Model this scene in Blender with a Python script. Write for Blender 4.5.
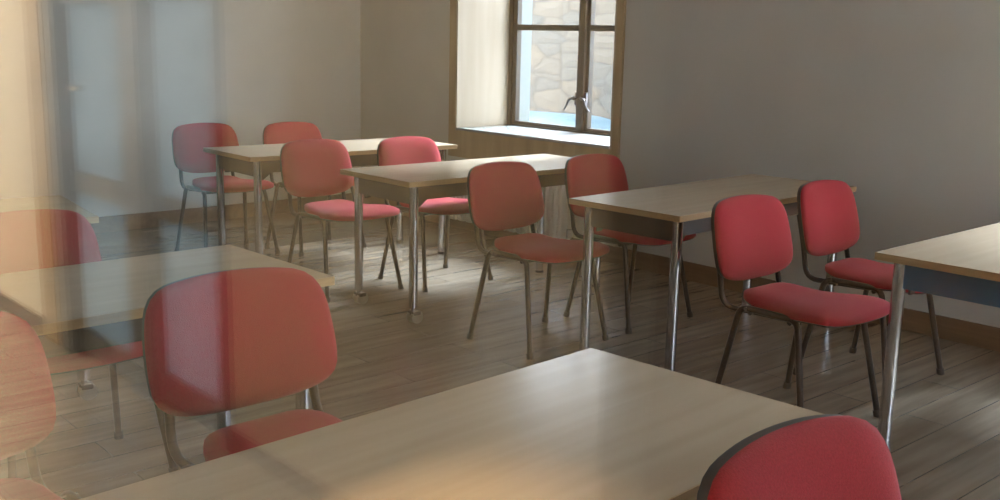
import bpy, bmesh, math, random
from mathutils import Vector, Matrix
random.seed(7)
for o in list(bpy.data.objects): bpy.data.objects.remove(o)
S = bpy.context.scene
C = S.collection
PI = math.pi

# ------------------------------------------------------------------ camera, world, exposure
# world axes: +x runs along the window wall (and the corridor), +y runs from the corridor glass towards the window wall
TH, PT, RL, CH, FPX = 0.73460, 0.19881, 0.02250, 1.44, 1048.3
def build_camera():
    cp, sp = math.cos(PT), math.sin(PT)
    fw, rt, up = Vector((0, cp, -sp)), Vector((1, 0, 0)), Vector((0, sp, cp))
    c, s = math.cos(RL), math.sin(RL)
    r2, u2 = rt * c + up * s, up * c - rt * s
    uax = Vector((math.sin(TH), -math.cos(TH), 0)); vax = Vector((math.cos(TH), math.sin(TH), 0))
    conv = lambda a: Vector((a.dot(uax), a.dot(vax), a.z))
    r2, u2, b = conv(r2), conv(u2), conv(-fw)
    m = Matrix(((r2.x, u2.x, b.x, 0), (r2.y, u2.y, b.y, 0), (r2.z, u2.z, b.z, CH), (0, 0, 0, 1)))
    cd = bpy.data.cameras.new('camera'); co = bpy.data.objects.new('camera', cd); C.objects.link(co)
    co.matrix_world = m
    cd.sensor_fit = 'HORIZONTAL'; cd.sensor_width = 36; cd.lens = FPX / 1000 * 36
    cd.clip_start = 0.008; cd.clip_end = 100
    S.camera = co
build_camera()
W = bpy.data.worlds.new('sky'); S.world = W; W.use_nodes = True
wn = W.node_tree.nodes['Background']
wn.inputs[0].default_value = (0.80, 0.90, 1.0, 1); wn.inputs[1].default_value = 11.0
sl = bpy.data.lights.new('sun', 'SUN'); sl.energy = 20; sl.angle = math.radians(22); sl.color = (.72, .86, 1.0)
so = bpy.data.objects.new('sun', sl); C.objects.link(so)
so.rotation_euler = Vector((-math.sin(math.radians(-4)), -math.cos(math.radians(-4)), -math.tan(math.radians(42)))).to_track_quat('-Z', 'Y').to_euler()
S.view_settings.view_transform = 'Standard'; S.view_settings.look = 'None'
S.view_settings.exposure = 0.70; S.view_settings.gamma = 1; S.view_settings.use_curve_mapping = False
S.cycles.max_bounces = 14; S.cycles.diffuse_bounces = 7; S.cycles.glossy_bounces = 5
S.cycles.transparent_max_bounces = 16; S.cycles.transmission_bounces = 6
S.cycles.sample_clamp_indirect = 6; S.cycles.caustics_reflective = False; S.cycles.caustics_refractive = False
S.cycles.use_denoising = True

# ------------------------------------------------------------------ materials
def mat(name, col, rough=0.5, metal=0.0, spec=0.5, coat=0.0):
    m = bpy.data.materials.new(name); m.use_nodes = True
    b = m.node_tree.nodes['Principled BSDF']
    b.inputs['Base Color'].default_value = (*col, 1); b.inputs['Roughness'].default_value = rough
    b.inputs['Metallic'].default_value = metal; b.inputs['Specular IOR Level'].default_value = spec
    b.inputs['Coat Weight'].default_value = coat
    return m
def nodes(m): return m.node_tree.nodes, m.node_tree.links, m.node_tree.nodes['Principled BSDF']
def add_noise(m, c1, c2, scale=(5, 5, 5), nscale=1.0, detail=5, bump=0.0, bscale=None, lo=.3, hi=.7):
    n, l, b = nodes(m)
    tc = n.new('ShaderNodeTexCoord'); mp = n.new('ShaderNodeMapping'); mp.inputs['Scale'].default_value = scale
    nz = n.new('ShaderNodeTexNoise'); nz.inputs['Scale'].default_value = nscale; nz.inputs['Detail'].default_value = detail
    cr = n.new('ShaderNodeValToRGB')
    cr.color_ramp.elements[0].color = (*c1, 1); cr.color_ramp.elements[1].color = (*c2, 1)
    cr.color_ramp.elements[0].position = lo; cr.color_ramp.elements[1].position = hi
    l.new(tc.outputs['Object'], mp.inputs[0]); l.new(mp.outputs[0], nz.inputs['Vector'])
    l.new(nz.outputs[0], cr.inputs[0]); l.new(cr.outputs[0], b.inputs['Base Color'])
    if bump:
        bp = n.new('ShaderNodeBump'); bp.inputs['Strength'].default_value = bump; bp.inputs['Distance'].default_value = 0.002
        n2 = nz
        if bscale:
            n2 = n.new('ShaderNodeTexNoise'); n2.inputs['Scale'].default_value = bscale; n2.inputs['Detail'].default_value = 3
            l.new(tc.outputs['Object'], n2.inputs['Vector'])
        l.new(n2.outputs[0], bp.inputs['Height']); l.new(bp.outputs[0], b.inputs['Normal'])
    return m
M = {}
M['plaster'] = add_noise(mat('plaster', (.5, .49, .46), .85), (.50, .495, .455), (.57, .562, .52), (1, 1, 1), 1.6, 6, .15, 90)
M['tan_wall'] = add_noise(mat('tan_wall', (.5, .37, .2), .6), (.47, .39, .26), (.52, .44, .31), (1, 1, .3), 2, 4)
M['cream_wall'] = add_noise(mat('cream_wall', (.8, .66, .46), .8), (.76, .67, .52), (.82, .73, .58), (1, 1, 1), 2, 4)
M['ceiling'] = mat('ceiling_paint', (.72, .72, .69), .9)
M['fabric'] = add_noise(mat('red_fabric', (.55, .03, .06), .92, spec=.2), (.275, .008, .018), (.345, .015, .029), (1, 1, 1), 260, 2, .5, 420)
nodes(M['fabric'])[2].inputs['Sheen Weight'].default_value = .08
M['black'] = mat('black_tube', (.008, .008, .009), .35, spec=.25)
M['shell'] = mat('black_shell', (.016, .016, .018), .45)
M['rubber'] = mat('rubber', (.015, .015, .015), .8)
M['chrome'] = mat('chrome', (.50, .51, .53), .09, 1.0)
M['beech'] = add_noise(mat('beech_laminate', (.5, .38, .24), .24, spec=.6), (.46, .36, .25), (.55, .44, .318), (22, .8, 5), 1.3, 3, .02, lo=.15, hi=.85)
M['edge'] = add_noise(mat('beech_edge', (.5, .33, .15), .5), (.42, .27, .12), (.52, .345, .17), (4, 4, 60), 1.5, 4)
M['navy'] = mat('navy_steel', (.008, .10, .19), .45)
M['bracket'] = mat('dark_bracket', (.02, .022, .025), .5)
M['brown_base'] = add_noise(mat('brown_baseboard', (.13, .075, .035), .5), (.10, .060, .03), (.16, .095, .05), (2, 30, 30), 1, 4)
M['light_wood'] = add_noise(mat('light_wood_lining', (.66, .52, .34), .55), (.33, .275, .20), (.38, .32, .24), (8, 8, .7), 1.8, 6)
M['trim_wood'] = add_noise(mat('wood_trim', (.32, .22, .1), .5), (.27, .19, .10), (.37, .27, .15), (9, 9, 1), 1.5, 5)
M['frame'] = add_noise(mat('window_frame_paint', (.06, .045, .03), .45), (.026, .021, .015), (.04, .032, .022), (12, 12, 1), 2, 4)
M['sill'] = mat('sill_paint', (.26, .275, .27), .25)
M['radiator'] = mat('radiator_enamel', (.70, .71, .70), .35)
M['handle'] = mat('dark_metal', (.10, .10, .11), .3, .9)
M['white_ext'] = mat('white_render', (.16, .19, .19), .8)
M['jamb'] = add_noise(mat('jamb_wood', (.45, .33, .19), .5), (.40, .29, .16), (.50, .37, .22), (10, 10, 1), 1.5, 4)
M['grey_door'] = mat('grey_door_frame', (.16, .155, .145), .45)
M['asphalt'] = add_noise(mat('asphalt', (.2, .2, .2), .9), (.16, .16, .16), (.26, .26, .26), (1, 1, 1), 30, 4)
M['car_paint'] = mat('pale_blue_paint', (.035, .075, .10), .45)
M['car_glass'] = mat('car_glass', (.03, .04, .05), .08)
M['grey_wheel'] = mat('grey_wheel', (.22, .215, .20), .5)
M['plastic'] = mat('dark_plastic', (.03, .03, .03), .6)
def lamp_mat(name, col, st):
    m = bpy.data.materials.new(name); m.use_nodes = True; n = m.node_tree.nodes; n.clear()
    e = n.new('ShaderNodeEmission'); e.inputs[0].default_value = (*col, 1); e.inputs[1].default_value = st
    o = n.new('ShaderNodeOutputMaterial'); m.node_tree.links.new(e.outputs[0], o.inputs[0]); return m
M['lamp_warm'] = lamp_mat('warm_lamp_diffuser', (1, .90, .76), 205)
M['lamp_spot'] = lamp_mat('small_lamp_diffuser', (1, .72, .42), 1300)
M['lamp_soft'] = lamp_mat('soft_lamp_diffuser', (1, .90, .72), 62)
def clear_glass(name, r0=.04, tint=(1, 1, 1)):
    # thin clear glass: Schlick reflectance on each face, straight transmission
    m = bpy.data.materials.new(name); m.use_nodes = True; n = m.node_tree.nodes; l = m.node_tree.links; n.clear()
    g = n.new('ShaderNodeNewGeometry'); d = n.new('ShaderNodeVectorMath'); d.operation = 'DOT_PRODUCT'
    l.new(g.outputs['Normal'], d.inputs[0]); l.new(g.outputs['Incoming'], d.inputs[1])
    def mth(op, a, b=None):
        x = n.new('ShaderNodeMath'); x.operation = op
        for i, q in enumerate((a, b)):
            if q is None: continue
            if isinstance(q, (int, float)): x.inputs[i].default_value = q
            else: l.new(q, x.inputs[i])
        return x.outputs[0]
    c = mth('ABSOLUTE', d.outputs['Value']); k = mth('SUBTRACT', 1.0, c); k = mth('POWER', k, 5.0)
    k = mth('MULTIPLY', k, 1 - r0); k = mth('ADD', k, r0)
    t = n.new('ShaderNodeBsdfTransparent'); t.inputs[0].default_value = (*tint, 1)
    gl = n.new('ShaderNodeBsdfGlossy'); gl.inputs['Roughness'].default_value = 0.0
    mx = n.new('ShaderNodeMixShader'); l.new(k, mx.inputs[0]); l.new(t.outputs[0], mx.inputs[1]); l.new(gl.outputs[0], mx.inputs[2])
    o = n.new('ShaderNodeOutputMaterial'); l.new(mx.outputs[0], o.inputs[0]); return m
M['glass'] = clear_glass('clear_glass')
M['partition_glass'] = clear_glass('partition_glass', .045)
def frosted(name, col):
    m = bpy.data.materials.new(name); m.use_nodes = True; n = m.node_tree.nodes; l = m.node_tree.links; n.clear()
    t = n.new('ShaderNodeBsdfTranslucent'); t.inputs[0].default_value = (*col, 1)
    d = n.new('ShaderNodeBsdfDiffuse'); d.inputs[0].default_value = (.5, .52, .52, 1)
    mx = n.new('ShaderNodeMixShader'); mx.inputs[0].default_value = .3
    l.new(t.outputs[0], mx.inputs[1]); l.new(d.outputs[0], mx.inputs[2])
    o = n.new('ShaderNodeOutputMaterial'); l.new(mx.outputs[0], o.inputs[0]); return m
M['frosted'] = frosted('frosted_glass', (.23, .26, .265))
def floor_mat():
    m = mat('oak_plank_floor', (.2, .15, .1), .24, spec=.7)
    n, l, b = nodes(m)
    tc = n.new('ShaderNodeTexCoord'); mp = n.new('ShaderNodeMapping'); mp.inputs['Rotation'].default_value = (0, 0, PI / 2)
    br = n.new('ShaderNodeTexBrick'); br.inputs['Scale'].default_value = 1
    br.inputs['Brick Width'].default_value = 1.3; br.inputs['Row Height'].default_value = .17; br.inputs['Mortar Size'].default_value = .0025
    br.inputs['Color1'].default_value = (.18, .148, .11, 1); br.inputs['Color2'].default_value = (.23, .195, .15, 1)
    br.inputs['Mortar'].default_value = (.085, .068, .05, 1); br.offset = .37
    m2 = n.new('ShaderNodeMapping'); m2.inputs['Scale'].default_value = (14, 1.1, 1)
    nz = n.new('ShaderNodeTexNoise'); nz.inputs['Scale'].default_value = 1.6; nz.inputs['Detail'].default_value = 7
    mx = n.new('ShaderNodeMixRGB'); mx.blend_type = 'MULTIPLY'; mx.inputs[0].default_value = .75
    cr = n.new('ShaderNodeValToRGB'); cr.color_ramp.elements[0].color = (.55, .53, .5, 1); cr.color_ramp.elements[1].color = (1.15, 1.12, 1.1, 1)
    cr.color_ramp.elements[0].position = .3; cr.color_ramp.elements[1].position = .7
    l.new(tc.outputs['Object'], mp.inputs[0]); l.new(mp.outputs[0], br.inputs['Vector'])
    l.new(tc.outputs['Object'], m2.inputs[0]); l.new(m2.outputs[0], nz.inputs['Vector']); l.new(nz.outputs[0], cr.inputs[0])
    l.new(br.outputs['Color'], mx.inputs[1]); l.new(cr.outputs[0], mx.inputs[2]); l.new(mx.outputs[0], b.inputs['Base Color'])
    bp = n.new('ShaderNodeBump'); bp.inputs['Strength'].default_value = .2; bp.inputs['Distance'].default_value = .002
    l.new(nz.outputs[0], bp.inputs['Height']); l.new(bp.outputs[0], b.inputs['Normal'])
    return m
M['floor'] = floor_mat()
def stone_mat():
    m = mat('rubble_stone', (.5, .47, .42), .9); n, l, b = nodes(m)
    tc = n.new('ShaderNodeTexCoord'); mp = n.new('ShaderNodeMapping'); mp.inputs['Scale'].default_value = (3.4, 1, 7.6)
    nz = n.new('ShaderNodeTexNoise'); nz.inputs['Scale'].default_value = 1.1; nz.inputs['Detail'].default_value = 2
    mxv = n.new('ShaderNodeMixRGB'); mxv.inputs[0].default_value = .35
    v = n.new('ShaderNodeTexVoronoi'); v.feature = 'DISTANCE_TO_EDGE'; v.inputs['Scale'].default_value = 1; v.inputs['Randomness'].default_value = .8
    v2 = n.new('ShaderNodeTexVoronoi'); v2.inputs['Scale'].default_value = 1; v2.inputs['Randomness'].default_value = .8
    cr = n.new('ShaderNodeValToRGB'); cr.color_ramp.elements[0].color = (.050, .050, .045, 1); cr.color_ramp.elements[1].color = (.080, .064, .046, 1)
    mr = n.new('ShaderNodeValToRGB'); mr.color_ramp.elements[0].color = (.62, .62, .62, 1); mr.color_ramp.elements[1].color = (1, 1, 1, 1)
    mr.color_ramp.elements[0].position = 0; mr.color_ramp.elements[1].position = .07
    mx = n.new('ShaderNodeMixRGB'); mx.blend_type = 'MULTIPLY'; mx.inputs[0].default_value = 1
    l.new(tc.outputs['Object'], mp.inputs[0]); l.new(mp.outputs[0], mxv.inputs[1]); l.new(mp.outputs[0], nz.inputs['Vector']); l.new(nz.outputs['Color'], mxv.inputs[2])
    l.new(mxv.outputs[0], v.inputs['Vector']); l.new(mxv.outputs[0], v2.inputs['Vector'])
    sp = n.new('ShaderNodeSeparateColor'); l.new(v2.outputs['Color'], sp.inputs[0]); l.new(sp.outputs[0], cr.inputs[0])
    l.new(v.outputs['Distance'], mr.inputs[0]); l.new(cr.outputs[0], mx.inputs[1]); l.new(mr.outputs[0], mx.inputs[2]); l.new(mx.outputs[0], b.inputs['Base Color'])
    bp = n.new('ShaderNodeBump'); bp.inputs['Strength'].default_value = .6; bp.inputs['Distance'].default_value = .03
    l.new(v.outputs['Distance'], bp.inputs['Height']); l.new(bp.outputs[0], b.inputs['Normal'])
    return m
M['stone'] = stone_mat()

# ------------------------------------------------------------------ mesh helpers
def box(bm, x0, x1, y0, y1, z0, z1, bevel=0):
    r = bmesh.ops.create_cube(bm, size=1)
    vs = r['verts']
    for v in vs:
        v.co = Vector(((x0 + x1) / 2 + v.co.x * (x1 - x0), (y0 + y1) / 2 + v.co.y * (y1 - y0), (z0 + z1) / 2 + v.co.z * (z1 - z0)))
    if bevel:
        es = list({e for v in vs for e in v.link_edges})
        bmesh.ops.bevel(bm, geom=es, offset=bevel, segments=2, affect='EDGES', profile=.6)
def fillet(pts, r, n=6):
    out = [Vector(pts[0])]
    for i in range(1, len(pts) - 1):
        a, b, c = Vector(pts[i - 1]), Vector(pts[i]), Vector(pts[i + 1])
        d1, d2 = (a - b), (c - b)
        q = min(r, d1.length * .48, d2.length * .48)
        p, s = b + d1.normalized() * q, b + d2.normalized() * q
        for k in range(n + 1):
            t = k / n; out.append(p * (1 - t) ** 2 + b * 2 * t * (1 - t) + s * t * t)
    out.append(Vector(pts[-1])); return out
def tube(bm, pts, r, seg=12, r2=None):
    pts = [Vector(p) for p in pts]; rings = []; prev = None
    for i, p in enumerate(pts):
        t = (pts[min(i + 1, len(pts) - 1)] - pts[max(i - 1, 0)]).normalized()
        if prev is None:
            a = Vector((0, 1, 0)) if abs(t.y) < .9 else Vector((1, 0, 0))
        else: a = prev
        a = (a - t * a.dot(t)).normalized(); b = t.cross(a); prev = a
        rr = r if r2 is None else r + (r2 - r) * i / (len(pts) - 1)
        rings.append([bm.verts.new(p + (a * math.cos(2 * PI * k / seg) + b * math.sin(2 * PI * k / seg)) * rr) for k in range(seg)])
    for i in range(len(rings) - 1):
        for k in range(seg):
            bm.faces.new((rings[i][k], rings[i][(k + 1) % seg], rings[i + 1][(k + 1) % seg], rings[i + 1][k]))
    bm.faces.new(rings[0][::-1]); bm.faces.new(rings[-1])
def prism(bm, poly, axis, a, b):
    # extrude a 2-D polygon; axis 'x','y','z' is the extrusion axis
    def P(p, h): return {'x': (h, p[0], p[1]), 'y': (p[0], h, p[1]), 'z': (p[0], p[1], h)}[axis]
    v0 = [bm.verts.new(P(p, a)) for p in poly]; v1 = [bm.verts.new(P(p, b)) for p in poly]
    n = len(poly); bm.faces.new(v0); bm.faces.new(v1[::-1])
    for i in range(n): bm.faces.new((v0[i], v1[i], v1[(i + 1) % n], v0[(i + 1) % n]))
def obj(name, bm, m, parent=None, smooth=False, angle=40):
    bmesh.ops.recalc_face_normals(bm, faces=bm.faces[:])
    me = bpy.data.meshes.new(name); bm.to_mesh(me); bm.free(); me.materials.append(M[m])
    if smooth:
        for p in me.polygons: p.use_smooth = True
        me.set_sharp_from_angle(angle=math.radians(angle))
    o = bpy.data.objects.new(name, me); C.objects.link(o)
    if parent: o.parent = parent
    return o
def boxobj(name, m, parent, *a, bevel=0):
    bm = bmesh.new(); box(bm, *a, bevel=bevel); return obj(name, bm, m, parent, bevel > 0)
def tubeobj(name, m, parent, pts, r, fr=0, seg=12, r2=None):
    bm = bmesh.new(); tube(bm, fillet(pts, fr) if fr else pts, r, seg, r2); return obj(name, bm, m, parent, True, 60)
def struct(o): o['kind'] = 'structure'; return o
def thing(name, label, cat, loc=(0, 0, 0), rz=0, group=None):
    o = bpy.data.objects.new(name, None); C.objects.link(o); o.location = loc; o.rotation_euler = (0, 0, rz)
    o.empty_display_size = .1; o['label'] = label; o['category'] = cat
    if group: o['group'] = group
    return o
def copy_tree(o, parent=None):
    c = o.copy(); C.objects.link(c); c.parent = parent
    for ch in list(o.children): copy_tree(ch, c)
    return c
def wall_with_holes(name, m, axis, x0, x1, y0, y1, z0, z1, holes):
    # wall running along x (axis 'x'), holes = (a0, a1, h0, h1)
    bm = bmesh.new(); cur = x0
    for a0, a1, h0, h1 in sorted(holes):
        if a0 > cur: seg(bm, axis, cur, a0, y0, y1, z0, z1)
        if h0 > z0: seg(bm, axis, a0, a1, y0, y1, z0, h0)
        if h1 < z1: seg(bm, axis, a0, a1, y0, y1, h1, z1)
        cur = a1
    if cur < x1: seg(bm, axis, cur, x1, y0, y1, z0, z1)
    return struct(obj(name, bm, m))
def seg(bm, axis, a, b, c, d, z0, z1):
    if axis == 'x': box(bm, a, b, c, d, z0, z1)
    else: box(bm, c, d, a, b, z0, z1)

# ------------------------------------------------------------------ the setting
XL, XR, YB, ZC = -7.48, 2.6, 5.12, 2.95          # room: left wall, right wall, window wall, ceiling
YO = 5.82                                         # outer face of the thick window wall
YG = .055                                         # room face of the corridor partition
YC = -1.55                                        # corridor wall
struct(boxobj('floor', 'floor', None, XL - .3, XR + .3, YC - .25, YB + .01, -.12, 0))
struct(boxobj('ceiling', 'ceiling', None, XL - .3, XR + .3, YC - .25, YO, ZC, ZC + .15))
WIN = (-6.19, -4.585, .75, 2.62)
WINS = [WIN, (-1.85, -.35, .75, 2.3), (.85, 2.25, .75, 2.3)]
wall_with_holes('wall_back', 'plaster', 'x', XL - .3, XR + .3, YB, YO, -1.0, ZC, WINS)
struct(boxobj('wall_left', 'plaster', None, XL - .3, XL, YG - .1, YB, 0, ZC))
wall_with_holes('wall_right', 'plaster', 'y', YC - .2, YB, XR, XR + .3, 0, ZC, [(2.9, 4.5, .75, 2.3)])
GP = (-1.33, 1.5, .08, 2.12)                       # glazed opening of the corridor partition
wall_with_holes('wall_front', 'plaster', 'x', XL - .3, XR + .3, -.06, YG, 0, ZC, [GP])
# baseboards with a small rounded top
def baseboard(name, pts_box, axis):
    a, b, c, d = pts_box
    bm = bmesh.new(); box(bm, a, b, c, d, 0, .115, bevel=.004); return struct(obj(name, bm, 'brown_base', None, True))
baseboard('baseboard_back', (XL, XR, YB - .018, YB), 'x')
baseboard('baseboard_left', (XL, XL + .018, YG, YB - .018), 'y')

# the corridor partition's pane, with its frame
pf = bpy.data.objects.new('window_1', None); C.objects.link(pf); pf['kind'] = 'structure'
boxobj('glass_pane', 'partition_glass', pf, GP[0] + .04, GP[1] - .04, .045, .055, GP[2] + .04, GP[3] - .04)
bm = bmesh.new()
box(bm, GP[0], GP[1], .02, .08, GP[2], GP[2] + .05); box(bm, GP[0], GP[1], .02, .08, GP[3] - .05, GP[3])
box(bm, GP[0], GP[0] + .05, .02, .08, GP[2], GP[3]); box(bm, GP[1] - .05, GP[1], .02, .08, GP[2], GP[3])
obj('pane_frame', bm, 'trim_wood', pf)

# deep recessed window with timber lining
x0, x1, z0, z1 = WIN
YW = 5.62                                         # room side of the window frame
struct(boxobj('trim_1', 'light_wood', None, x0, x0 + .018, YB - .02, YW + .0, z0, z1))
struct(boxobj('trim_2', 'light_wood', None, x1 - .018, x1, YB - .02, YW + .0, z0, z1))
struct(boxobj('trim_3', 'light_wood', None, x0, x1, YB - .02, YW, z1 - .018, z1))
struct(boxobj('trim_4', 'sill', None, x0 + .018, x1 - .018, YB - .03, YW, z0, z0 + .022, bevel=.006))
struct(boxobj('trim_5', 'trim_wood', None, x0 - .075, x0, YB - .022, YB, z0 - .2, z1 + .08))
struct(boxobj('trim_6', 'trim_wood', None, x1, x1 + .055, YB - .022, YB, z0 - .2, z1 + .08))
struct(boxobj('trim_7', 'trim_wood', None, x0, x1, YB - .022, YB, z0 - .2, z0))
wd = bpy.data.objects.new('window_2', None); C.objects.link(wd); wd['kind'] = 'structure'
fx0, fx1, fz0, fz1 = x0 + .018, x1 - .018, z0 + .022, z1 - .018
bm = bmesh.new()                                   # outer frame
for a in ((fx0, fx0 + .035, fz0, fz1), (fx1 - .035, fx1, fz0, fz1), (fx0 + .035, fx1 - .035, fz0, fz0 + .012), (fx0 + .035, fx1 - .035, fz1 - .035, fz1)):
    box(bm, a[0], a[1], YW, YW + .07, a[2], a[3])
obj('window_frame', bm, 'frame', wd)
mid = -5.375
def sash(a, b, knob):
    bm = bmesh.new(); f = .045; h = 1.53
    ya, yb = YW + .012, YW + .058
    za, zb = fz0 + .012, fz1 - .035
    box(bm, a, a + f, ya, yb, za, zb, .004); box(bm, b - f, b, ya, yb, za, zb, .004)
    box(bm, a + f, b - f, ya, yb, za, za + .026, .004); box(bm, a + f, b - f, ya, yb, zb - .05, zb, .004)
    box(bm, a + f, b - f, ya, yb, h - .022, h + .022, .004)
    s = obj('sash', bm, 'frame', wd, True)
    for q0, q1 in ((za + .026, h - .022), (h + .022, zb - .05)):
        boxobj('pane', 'glass', s, a + f, b - f, YW + .032, YW + .038, q0, q1)
    bm = bmesh.new(); kx = knob; kz = 1.02; sg = -1 if knob < mid else 1
    box(bm, kx - .014, kx + .014, YW - .006, YW + .012, kz - .05, kz + .05, .004)
    tube(bm, [(kx, YW - .006, kz), (kx, YW - .045, kz)], .009)
    tube(bm, fillet([(kx - sg * .012, YW - .045, kz + .012), (kx + sg * .035, YW - .048, kz - .005), (kx + sg * .05, YW - .05, kz - .05), (kx + sg * .085, YW - .045, kz - .085)], .03), .009, 10, .006)
    obj('window_handle', bm, 'handle', s, True)
sash(fx0 + .035, mid - .015, mid - .045); sash(mid + .015, fx1 - .035, mid + .045)
boxobj('meeting_post', 'frame', wd, mid - .028, mid + .028, YW - .012, YW + .012, fz0 + .012, fz1 - .035, bevel=.004)
# unseen windows at right; the last two are added to brighten the room
def plain_window(i, axis, a, b, c0, z0, z1):
    w = bpy.data.objects.new('window_%d' % i, None); C.objects.link(w); w['kind'] = 'structure'
    bm = bmesh.new()
    for q in ((a, a + .06, z0, z1), (b - .06, b, z0, z1), (a + .06, b - .06, z0, z0 + .06), (a + .06, b - .06, z1 - .06, z1), ((a + b) / 2 - .05, (a + b) / 2 + .05, z0 + .06, z1 - .06)):
        seg(bm, axis, q[0], q[1], c0, c0 + .06, q[2], q[3])
    obj('window_frame', bm, 'frame', w)
    bm = bmesh.new(); seg(bm, axis, a + .06, b - .06, c0 + .027, c0 + .033, z0 + .06, z1 - .06); obj('pane', bm, 'glass', w)
plain_window(3, 'x', -1.85, -.35, YW, .75, 2.3)
plain_window(4, 'x', .85, 2.25, YW, .75, 2.3)  # out of view, added to let more daylight in
plain_window(5, 'y', 2.9, 4.5, XR + .12, .75, 2.3)  # unseen end-wall window, added as extra light for the room
# outside: white outer reveal, street, rubble stone wall
struct(boxobj('trim_8', 'white_ext', None, x0 - .0, x0 + .03, YW + .08, YO + .03, z0 - .05, z1))
struct(boxobj('trim_9', 'white_ext', None, x0, x1, YW + .08, YO + .06, z0 - .07, z0 - .0))
struct(boxobj('ground', 'asphalt', None, -16, 8, YO, 14, -1.15, -1.0))
struct(boxobj('wall_stone', 'stone', None, -16, -3.2, 9.2, 9.7, -1.0, 3.5))
struct(boxobj('wall_sky_block', 'white_ext', None, XL - .3, XR + .3, YB + .3, YO, ZC, 6.5))  # unseen upper wall, added to keep sky light off the stone

# ------------------------------------------------------------------ the corridor behind the camera (seen mirrored in the glass)
DX0, DX1, DZ = -5.02, -3.20, 2.16
wall_with_holes('wall_corridor', 'tan_wall', 'x', DX1, -1.48, YC - .16, YC, 0, ZC, [])
wall_with_holes('wall_corridor_cream', 'cream_wall', 'x', XL - .3, DX0, YC - .16, YC, 0, ZC, [])
struct(boxobj('trim_10', 'cream_wall', None, DX0, DX1, YC - .16, YC, DZ + .06, ZC))
struct(boxobj('trim_11', 'tan_wall', None, -1.48, XR, YC - .16, YC, 2.3, ZC))
struct(boxobj('wall_corridor_end', 'plaster', None, -.1, XR, YC - .16, YC, 0, 2.3))
struct(boxobj('wall_niche', 'brown_base', None, -1.48, -.1, YC - .22, YC - .16, 0, 2.3))
struct(boxobj('wall_corridor_side', 'cream_wall', None, XL - .3, XL, YC - .16, -.06, 0, ZC))
struct(boxobj('trim_12', 'jamb', None, DX0, DX0 + .19, YC - .16, YC + .025, 0, DZ + .06))
dr = bpy.data.objects.new('door_1', None); C.objects.link(dr); dr['kind'] = 'structure'
bm = bmesh.new()
box(bm, -4.83, -4.70, YC - .12, YC + .02, 0, DZ); box(bm, -4.01, -3.84, YC - .12, YC + .02, 0, DZ); box(bm, -3.255, -3.20, YC - .12, YC + .02, 0, DZ)
box(bm, -4.70, -3.255, YC - .12, YC + .02, DZ, DZ + .06)
obj('door_frame', bm, 'grey_door', dr)
for a, b in ((-4.70, -4.01), (-3.84, -3.255)):
    bm = bmesh.new()
    box(bm, a, b, YC - .08, YC - .03, .0, .11); box(bm, a, b, YC - .08, YC - .03, .74, .83)
    box(bm, a, b, YC - .08, YC - .03, 1.545, 1.60); box(bm, a, b, YC - .08, YC - .03, DZ - .06, DZ)
    o = obj('door_leaf', bm, 'grey_door', dr)
    for q in ((.11, .74), (.83, 1.545), (1.60, DZ - .06)):
        boxobj('pane', 'frosted', o, a, b, YC - .06, YC - .05, q[0], q[1])
bm = bmesh.new(); tube(bm, fillet([(-4.50, YC - .03, 1.2), (-4.50, YC + .03, 1.2), (-4.37, YC + .03, 1.2)], .02), .011)
obj('door_handle', bm, 'chrome', dr, True)
bm = bmesh.new(); box(bm, DX1, -1.48, YC, YC + .014, 0, .075); box(bm, XL, DX0, YC, YC + .014, 0, .075)
struct(obj('baseboard_corridor', bm, 'brown_base'))
def ceiling_lamp(x, y, w, d, m, label):
    t = thing('ceiling_light', label, 'ceiling light', (x, y, ZC - .05))
    bm = bmesh.new()
    for a in ((-w, w, -d, -d + .02), (-w, w, d - .02, d), (-w, -w + .02, -d + .02, d - .02), (w - .02, w, -d + .02, d - .02)):
        box(bm, a[0], a[1], a[2], a[3], 0, .05)
    obj('housing', bm, 'radiator', t); boxobj('diffuser', m, t, -w + .02, w - .02, -d + .02, d - .02, .012, .03)
ceiling_lamp(-6.1, -1.2, .6, .15, 'lamp_warm', 'warm ceiling lamp above the cream end of the corridor behind the glass')
ceiling_lamp(-2.3, -.75, .45, .12, 'lamp_soft', 'warm ceiling lamp over the tan stretch of the corridor behind the glass')

ceiling_lamp(-1.29, -.75, .09, .09, 'lamp_spot', 'small warm spotlight in the corridor ceiling shining through the glass')

# ------------------------------------------------------------------ radiator under the window
def radiator():
    t = thing('radiator', 'white enamelled column radiator on the wall under the window', 'radiator', (-5.5, 4.99, 0))
    n = 13; w = 1.12
    for i in range(n):
        x = -w / 2 + w * i / (n - 1)
        bm = bmesh.new(); box(bm, x - .034, x + .034, -.012, .045, .09, .50, .012)
        for yy in (-.03, .065): tube(bm, fillet([(x, .015, .105), (x, yy, .115), (x, yy, .475), (x, .015, .485)], .02, 4), .015, 8)
        obj('radiator_section', bm, 'radiator', t, True)
    tubeobj('supply_pipe', 'radiator', t, [(w / 2 + .03, .015, .13), (w / 2 + .09, .015, .13), (w / 2 + .09, .015, 0)], .009, .02)
    bm = bmesh.new(); tube(bm, [(w / 2 + .09, .015, .13), (w / 2 + .09, .015, .19)], .02); obj('valve', bm, 'sill', t, True)
radiator()

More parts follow.
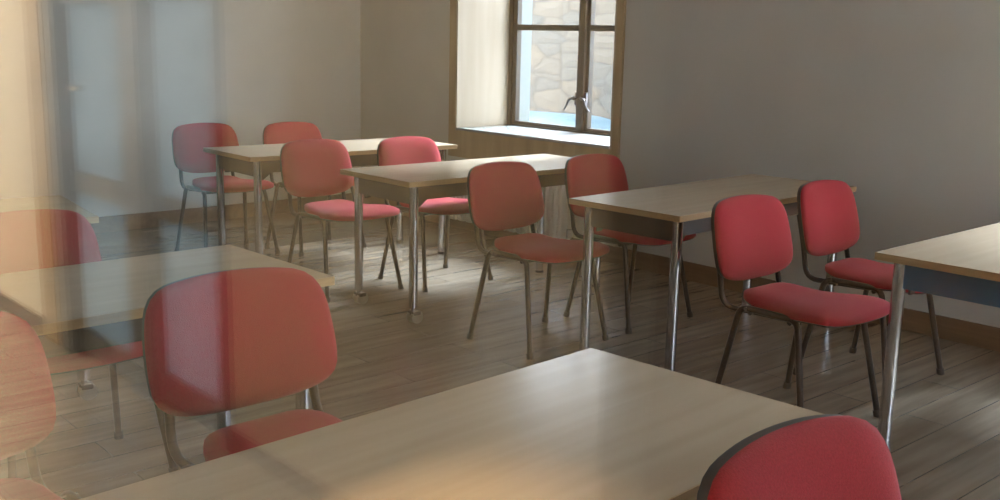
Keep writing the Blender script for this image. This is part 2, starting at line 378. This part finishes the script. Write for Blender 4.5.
# ------------------------------------------------------------------ parked car outside the window
def car():
    t = thing('parked_car', 'pale blue rounded car parked in the street outside the window', 'car', (-7.2, 7.15, -.99)); t.scale = (1, 1, 1.06)
    prof = [(-2.0, .25), (-2.05, .55), (-1.95, .85), (-1.5, 1.42), (-1.1, 1.60), (.3, 1.62), (.85, 1.38), (1.35, .95), (1.95, .8), (2.08, .55), (2.05, .25)]
    fine = [(p.x, p.z) for p in fillet([(a, 0, b) for a, b in prof], .22, 4)]
    bm = bmesh.new(); secs = []
    for y, k in ((-.82, .86), (-.74, .97), (-.5, 1.0), (0, 1.015), (.5, 1.0), (.74, .97), (.82, .86)):
        secs.append([bm.verts.new((x, y * (1 - .16 * max(0, z - .85)), .25 + (z - .25) * k)) for x, z in fine])
    for i in range(len(secs) - 1):
        for j in range(len(fine)):
            k = (j + 1) % len(fine); bm.faces.new((secs[i][j], secs[i][k], secs[i + 1][k], secs[i + 1][j]))
    bm.faces.new(secs[0]); bm.faces.new(secs[-1][::-1])
    obj('car_body', bm, 'car_paint', t, True)
    for s in (-1, 1):
        bm = bmesh.new(); prism(bm, [(-1.4, .9), (-1.15, 1.3), (-.05, 1.33), (-.05, .9)], 'y', s * .80 - .02, s * .80 + .02); obj('side_window', bm, 'car_glass', t)
        bm = bmesh.new(); prism(bm, [(.03, .9), (.03, 1.33), (.55, 1.25), (1.0, .9)], 'y', s * .80 - .02, s * .80 + .02); obj('side_window', bm, 'car_glass', t)
        for x in (-1.3, 1.3):
            bm = bmesh.new(); tube(bm, [(x, s * .66, .31), (x, s * .84, .31)], .31, 28); w = obj('wheel', bm, 'rubber', t, True)
            bm = bmesh.new(); tube(bm, [(x, s * .83, .31), (x, s * .85, .31)], .19, 20); obj('hubcap', bm, 'chrome', w, True)
car()

# ------------------------------------------------------------------ tables
TW, TL, TZ = .614, 1.514, .74
def make_table(name, label, x, y, rz, near_casters=False, far_casters=False, length=TL, group=None, apron='bracket'):
    """x, y: the corner at small x and small y; rz turns the table about it."""
    ux, uy = math.cos(rz), math.sin(rz)
    cx = x + ux * TW / 2 - uy * length / 2; cy = y + uy * TW / 2 + ux * length / 2
    t = thing(name, label, 'table', (cx, cy, 0), rz, group)
    w, l = TW / 2, length / 2
    bm = bmesh.new(); box(bm, -w + .002, w - .002, -l + .002, l - .002, TZ - .024, TZ)
    top = obj('tabletop', bm, 'beech', t)
    bm = bmesh.new()
    for a in ((-w, -w + .002, -l, l), (w - .002, w, -l, l), (-w + .002, w - .002, -l, -l + .002), (-w + .002, w - .002, l - .002, l)):
        box(bm, a[0], a[1], a[2], a[3], TZ - .026, TZ - .0006)
    e = obj('edge_band', bm, 'edge', top); e['label'] = 'golden brown edge band'
    ix, iy = .072, .075
    for s in (-1, 1):
        boxobj('apron', apron, t, -w + ix, w - ix, s * (l - iy) - .012, s * (l - iy) + .012, TZ - .125, TZ - .026)
        boxobj('apron', apron, t, s * (w - ix) - .012, s * (w - ix) + .012, -l + iy + .012, l - iy - .012, TZ - .105, TZ - .026)
    for sx in (-1, 1):
        for sy in (-1, 1):
            lx, ly = sx * (w - ix + .01), sy * (l - iy)
            cast = near_casters if sy < 0 else far_casters
            zb = .085 if cast else .012
            lg = tubeobj('leg', 'chrome', t, [(lx, ly, zb), (lx, ly, TZ - .026)], .0235, 0, 20)
            bm = bmesh.new()
            prism(bm, [(ly - sy * .02, TZ - .028), (ly - sy * .20, TZ - .028), (ly - sy * .17, TZ - .06), (ly - sy * .05, TZ - .15), (ly - sy * .02, TZ - .15)], 'x', lx - sx * .034, lx - sx * .026)
            obj('corner_bracket', bm, 'bracket', t)
            if cast:
                tubeobj('caster_stem', 'chrome', lg, [(lx, ly, .06), (lx, ly, .086)], .011, 0, 10)
                bm = bmesh.new()
                for q in (-.017, .017):
                    tube(bm, [(lx + q - .009, ly + .01, .035), (lx + q + .009, ly + .01, .035)], .034, 22)
                obj('caster_wheel', bm, 'grey_wheel', lg, True)
                bm = bmesh.new(); box(bm, lx - .028, lx + .028, ly - .017, ly + .03, .045, .066, .006)
                obj('caster_hood', bm, 'plastic', lg, True)
            else:
                bm = bmesh.new(); tube(bm, [(lx, ly, 0), (lx, ly, .014)], .026, 18); obj('foot_cap', bm, 'rubber', lg, True)
    return t
TABLES = [
 ('T1', -6.04, 2.966, -.023, 1, 0, TL, 'beech table farthest back by the window wall corner, chairs standing behind it'),
 ('T2', -4.702, 3.086, -.004, 1, 0, TL, 'beech table on caster wheels in front of the window, second from the back corner'),
 ('T3', -3.281, 3.376, .044, 0, 0, TL, 'beech table with golden edge standing end-on to the bare right-hand wall'),
 ('R', -1.786, 3.375, .011, 0, 0, TL, 'beech table with a blue apron cut off by the right edge of the photo'),
 ('N', -1.507, .224, .060, 0, 0, TL, 'large nearest beech table filling the bottom centre of the photo'),
 ('TA', -3.141, .134, .029, 0, 0, TL, 'beech table at the left directly behind the large faded red chair back'),
]
for k, x, y, rz, nc, fc, L, lab in TABLES:
    make_table('classroom_table', lab, x, y, rz, bool(nc), bool(fc), L, None, 'navy' if k == 'R' else 'bracket')
make_table('classroom_table', 'beech table at far left, only its end corner showing behind a chair', -4.738, .189, -.117, False, True, 1.40)

# ------------------------------------------------------------------ chairs
def pad(bm, outline, front, back, bend, rings=9, rim=.012):
    """cushion from a closed 2-D outline; front/back: thickness profile of r in 0..1; bend(p, q, d) gives the 3-D point."""
    n = len(outline); cx = sum(p[0] for p in outline) / n; cy = sum(p[1] for p in outline) / n
    def layer(f):
        out = []
        for i in range(1, rings + 1):
            r = (i / rings) ** .6
            out.append([bm.verts.new(bend(cx + (p[0] - cx) * r, cy + (p[1] - cy) * r, f(r))) for p in outline])
        return out, bm.verts.new(bend(cx, cy, f(0)))
    A, ca = layer(front); B, cb = layer(back)
    for Lr, c in ((A, ca), (B, cb)):
        for j in range(n): bm.faces.new((c, Lr[0][j], Lr[0][(j + 1) % n]))
        for i in range(rings - 1):
            for j in range(n): k = (j + 1) % n; bm.faces.new((Lr[i][j], Lr[i + 1][j], Lr[i + 1][k], Lr[i][k]))
    for j in range(n): k = (j + 1) % n; bm.faces.new((A[-1][j], B[-1][j], B[-1][k], A[-1][k]))
def round_poly(pts, radii, n=7):
    out = []; m = len(pts)
    for i in range(m):
        a, b, c = Vector((*pts[i - 1], 0)), Vector((*pts[i], 0)), Vector((*pts[(i + 1) % m], 0))
        r = radii[i]
        if r == 0: out.append((b.x, b.y)); continue
        d1, d2 = a - b, c - b; q1 = min(r, d1.length * .49); q2 = min(r, d2.length * .49)
        p, s = b + d1.normalized() * q1, b + d2.normalized() * q2
        for k in range(n + 1):
            t = k / n; v = p * (1 - t) ** 2 + b * 2 * t * (1 - t) + s * t * t; out.append((v.x, v.y))
    # resample evenly
    P = [Vector(p) for p in out]; L = [0]
    for i in range(len(P)): L.append(L[-1] + (P[(i + 1) % len(P)] - P[i]).length)
    N = 56; res = []
    for k in range(N):
        s = L[-1] * k / N; i = max(j for j in range(len(P)) if L[j] <= s + 1e-9)
        f = (s - L[i]) / max(L[i + 1] - L[i], 1e-9); res.append(tuple(P[i].lerp(P[(i + 1) % len(P)], f)))
    return res
BACK_OUT = round_poly([(-.228, .545), (-.11, .512), (.11, .512), (.228, .545), (.242, .63), (.224, .818), (.09, .841), (-.09, .841), (-.224, .818), (-.242, .63)],
                      [.075, .10, .10, .075, .12, .115, .1, .1, .115, .12])
SEAT_OUT = round_poly([(-.20, -.155), (-.205, .155), (-.02, .19), (.20, .246), (.277, .205), (.288, 0), (.277, -.205), (.20, -.246), (-.02, -.19)],
                      [.085, .085, .1, .1, .10, .1, .10, .1, .1])
def bend_back(y, z, d):
    x = -.322 + (.85 - z) * .24 + .55 * y * y + d      # tilted, hollowed for the sitter's back
    return Vector((x, y, z))
def bend_seat(x, y, d):
    z = .463 + .35 * max(0, -x - .05) ** 1.3 * .6 - .8 * max(0, x - .17) ** 2 + d - .25 * (abs(y) < .4) * (0.0)
    z += .010 * math.cos((x + .02) * 9) * -1 + .12 * y * y
    return Vector((x, y, z))
def make_chair(label):
    t = thing('stacking_chair', label, 'chair')
    bm = bmesh.new(); pad(bm, SEAT_OUT, lambda r: .034 * (1 - r ** 5) + .004, lambda r: -.020 + .006 * r ** 4, bend_seat); obj('seat', bm, 'fabric', t, True, 70)
    bm = bmesh.new(); pad(bm, [(a * .985, b * .985) for a, b in SEAT_OUT], lambda r: -.016, lambda r: -.034 + .014 * r ** 3, bend_seat, 5); s = obj('seat_shell', bm, 'shell', t, True, 50)
    s['label'] = 'black plastic seat underside'
    bm = bmesh.new(); pad(bm, BACK_OUT, lambda r: .036 * (1 - r ** 5) + .008, lambda r: -.008 + .006 * r ** 6, bend_back); obj('backrest', bm, 'fabric', t, True, 70)
    mz = .66
    bm = bmesh.new(); pad(bm, [(a * .99, mz + (b - mz) * .985) for a, b in BACK_OUT], lambda r: -.004, lambda r: -.034 + .014 * r ** 4, bend_back, 6); s = obj('back_shell', bm, 'shell', t, True, 50)
    s['label'] = 'black plastic shell of the backrest'
    R = .0128
    for sy in (-1, 1):
        fr, ff = Vector((-.215, sy * .257, 0)), Vector((.215, sy * .257, 0))
        cr, cf = Vector((-.135, sy * .210, .446)), Vector((.125, sy * .210, .446))
        mr, mf = cr.lerp(fr, .18), cf.lerp(ff, .18)
        tubeobj('side_rail', 'black', t, [mr, cr, cf, mf], R, .05)
        for a, b in ((fr, mr), (ff, mf)):
            lg = tubeobj('leg', 'black', t, [a + (b - a) * .02, b], R)
            tubeobj('foot_cap', 'rubber', lg, [a, a + (b - a) * .075], R + .0035)
        tubeobj('back_support', 'black', t, [(.06, sy * .185, .436), (-.24, sy * .19, .425), (-.262, sy * .185, .55), (-.312, sy * .165, .70)], .0115, .075)
        bm = bmesh.new(); tube(bm, [(-.10, sy * .226, .446), (-.10, sy * .17, .446)], .008, 8); obj('bolt', bm, 'chrome', t, True)
    for x in (-.09, .09):
        tubeobj('cross_bar', 'black', t, [(x, -.21, .43), (x, .21, .43)], .010)
    return t
# x, y of the feet centre, turn (radians)
CHAIRS = [
 (-3.545, 3.465, .0, 'red chair in the middle, left one of two between window table and golden-edged table'),
 (-2.150, 3.535, -.04, 'bright red chair at right, its whole seat showing, beside the blue-aproned table'),
 (-2.232, 4.262, .03, 'deep red chair by the right wall, half hidden behind the blue-aproned table'),
 (-3.560, 4.150, .03, 'red chair half hidden behind the golden-edged table, its back below the window'),
 (-4.990, 3.290, .03, 'left one of two red chairs between the caster-wheeled table and the farthest table'),
 (-4.860, 3.870, .02, 'right one of two red chairs between the caster-wheeled table and the farthest table'),
 (-6.300, 3.24, .0, 'red chair behind the farthest table, at its left end against the pale wall'),
 (-6.130, 3.82, .03, 'red chair behind the farthest table, only its back showing beside the wall corner'),
 (-2.035, 1.225, .0, 'large faded red chair back with dark legs behind the nearest table'),
 (-3.330, 1.13, .03, 'red chair at far left, back above and seat below the left table'),
 (-2.080, .530, .03, 'faint red chair cut off by the lower left edge of the photo'),
 (-.500, 1.355, .0, 'dark red chair with black rim cut off by the bottom right edge'),
]
proto = None
for x, y, rz, lab in CHAIRS:
    if proto is None: proto = c = make_chair(lab)
    else: c = copy_tree(proto)
    c.location = (x, y, 0); c.rotation_euler = (0, 0, rz); c['label'] = lab
    if y < 1.5 and x > -2.2 and y > .9: c.scale = (1.08, 1.08, 1.01) if x < -1 else (1.08, 1.08, 1.02)
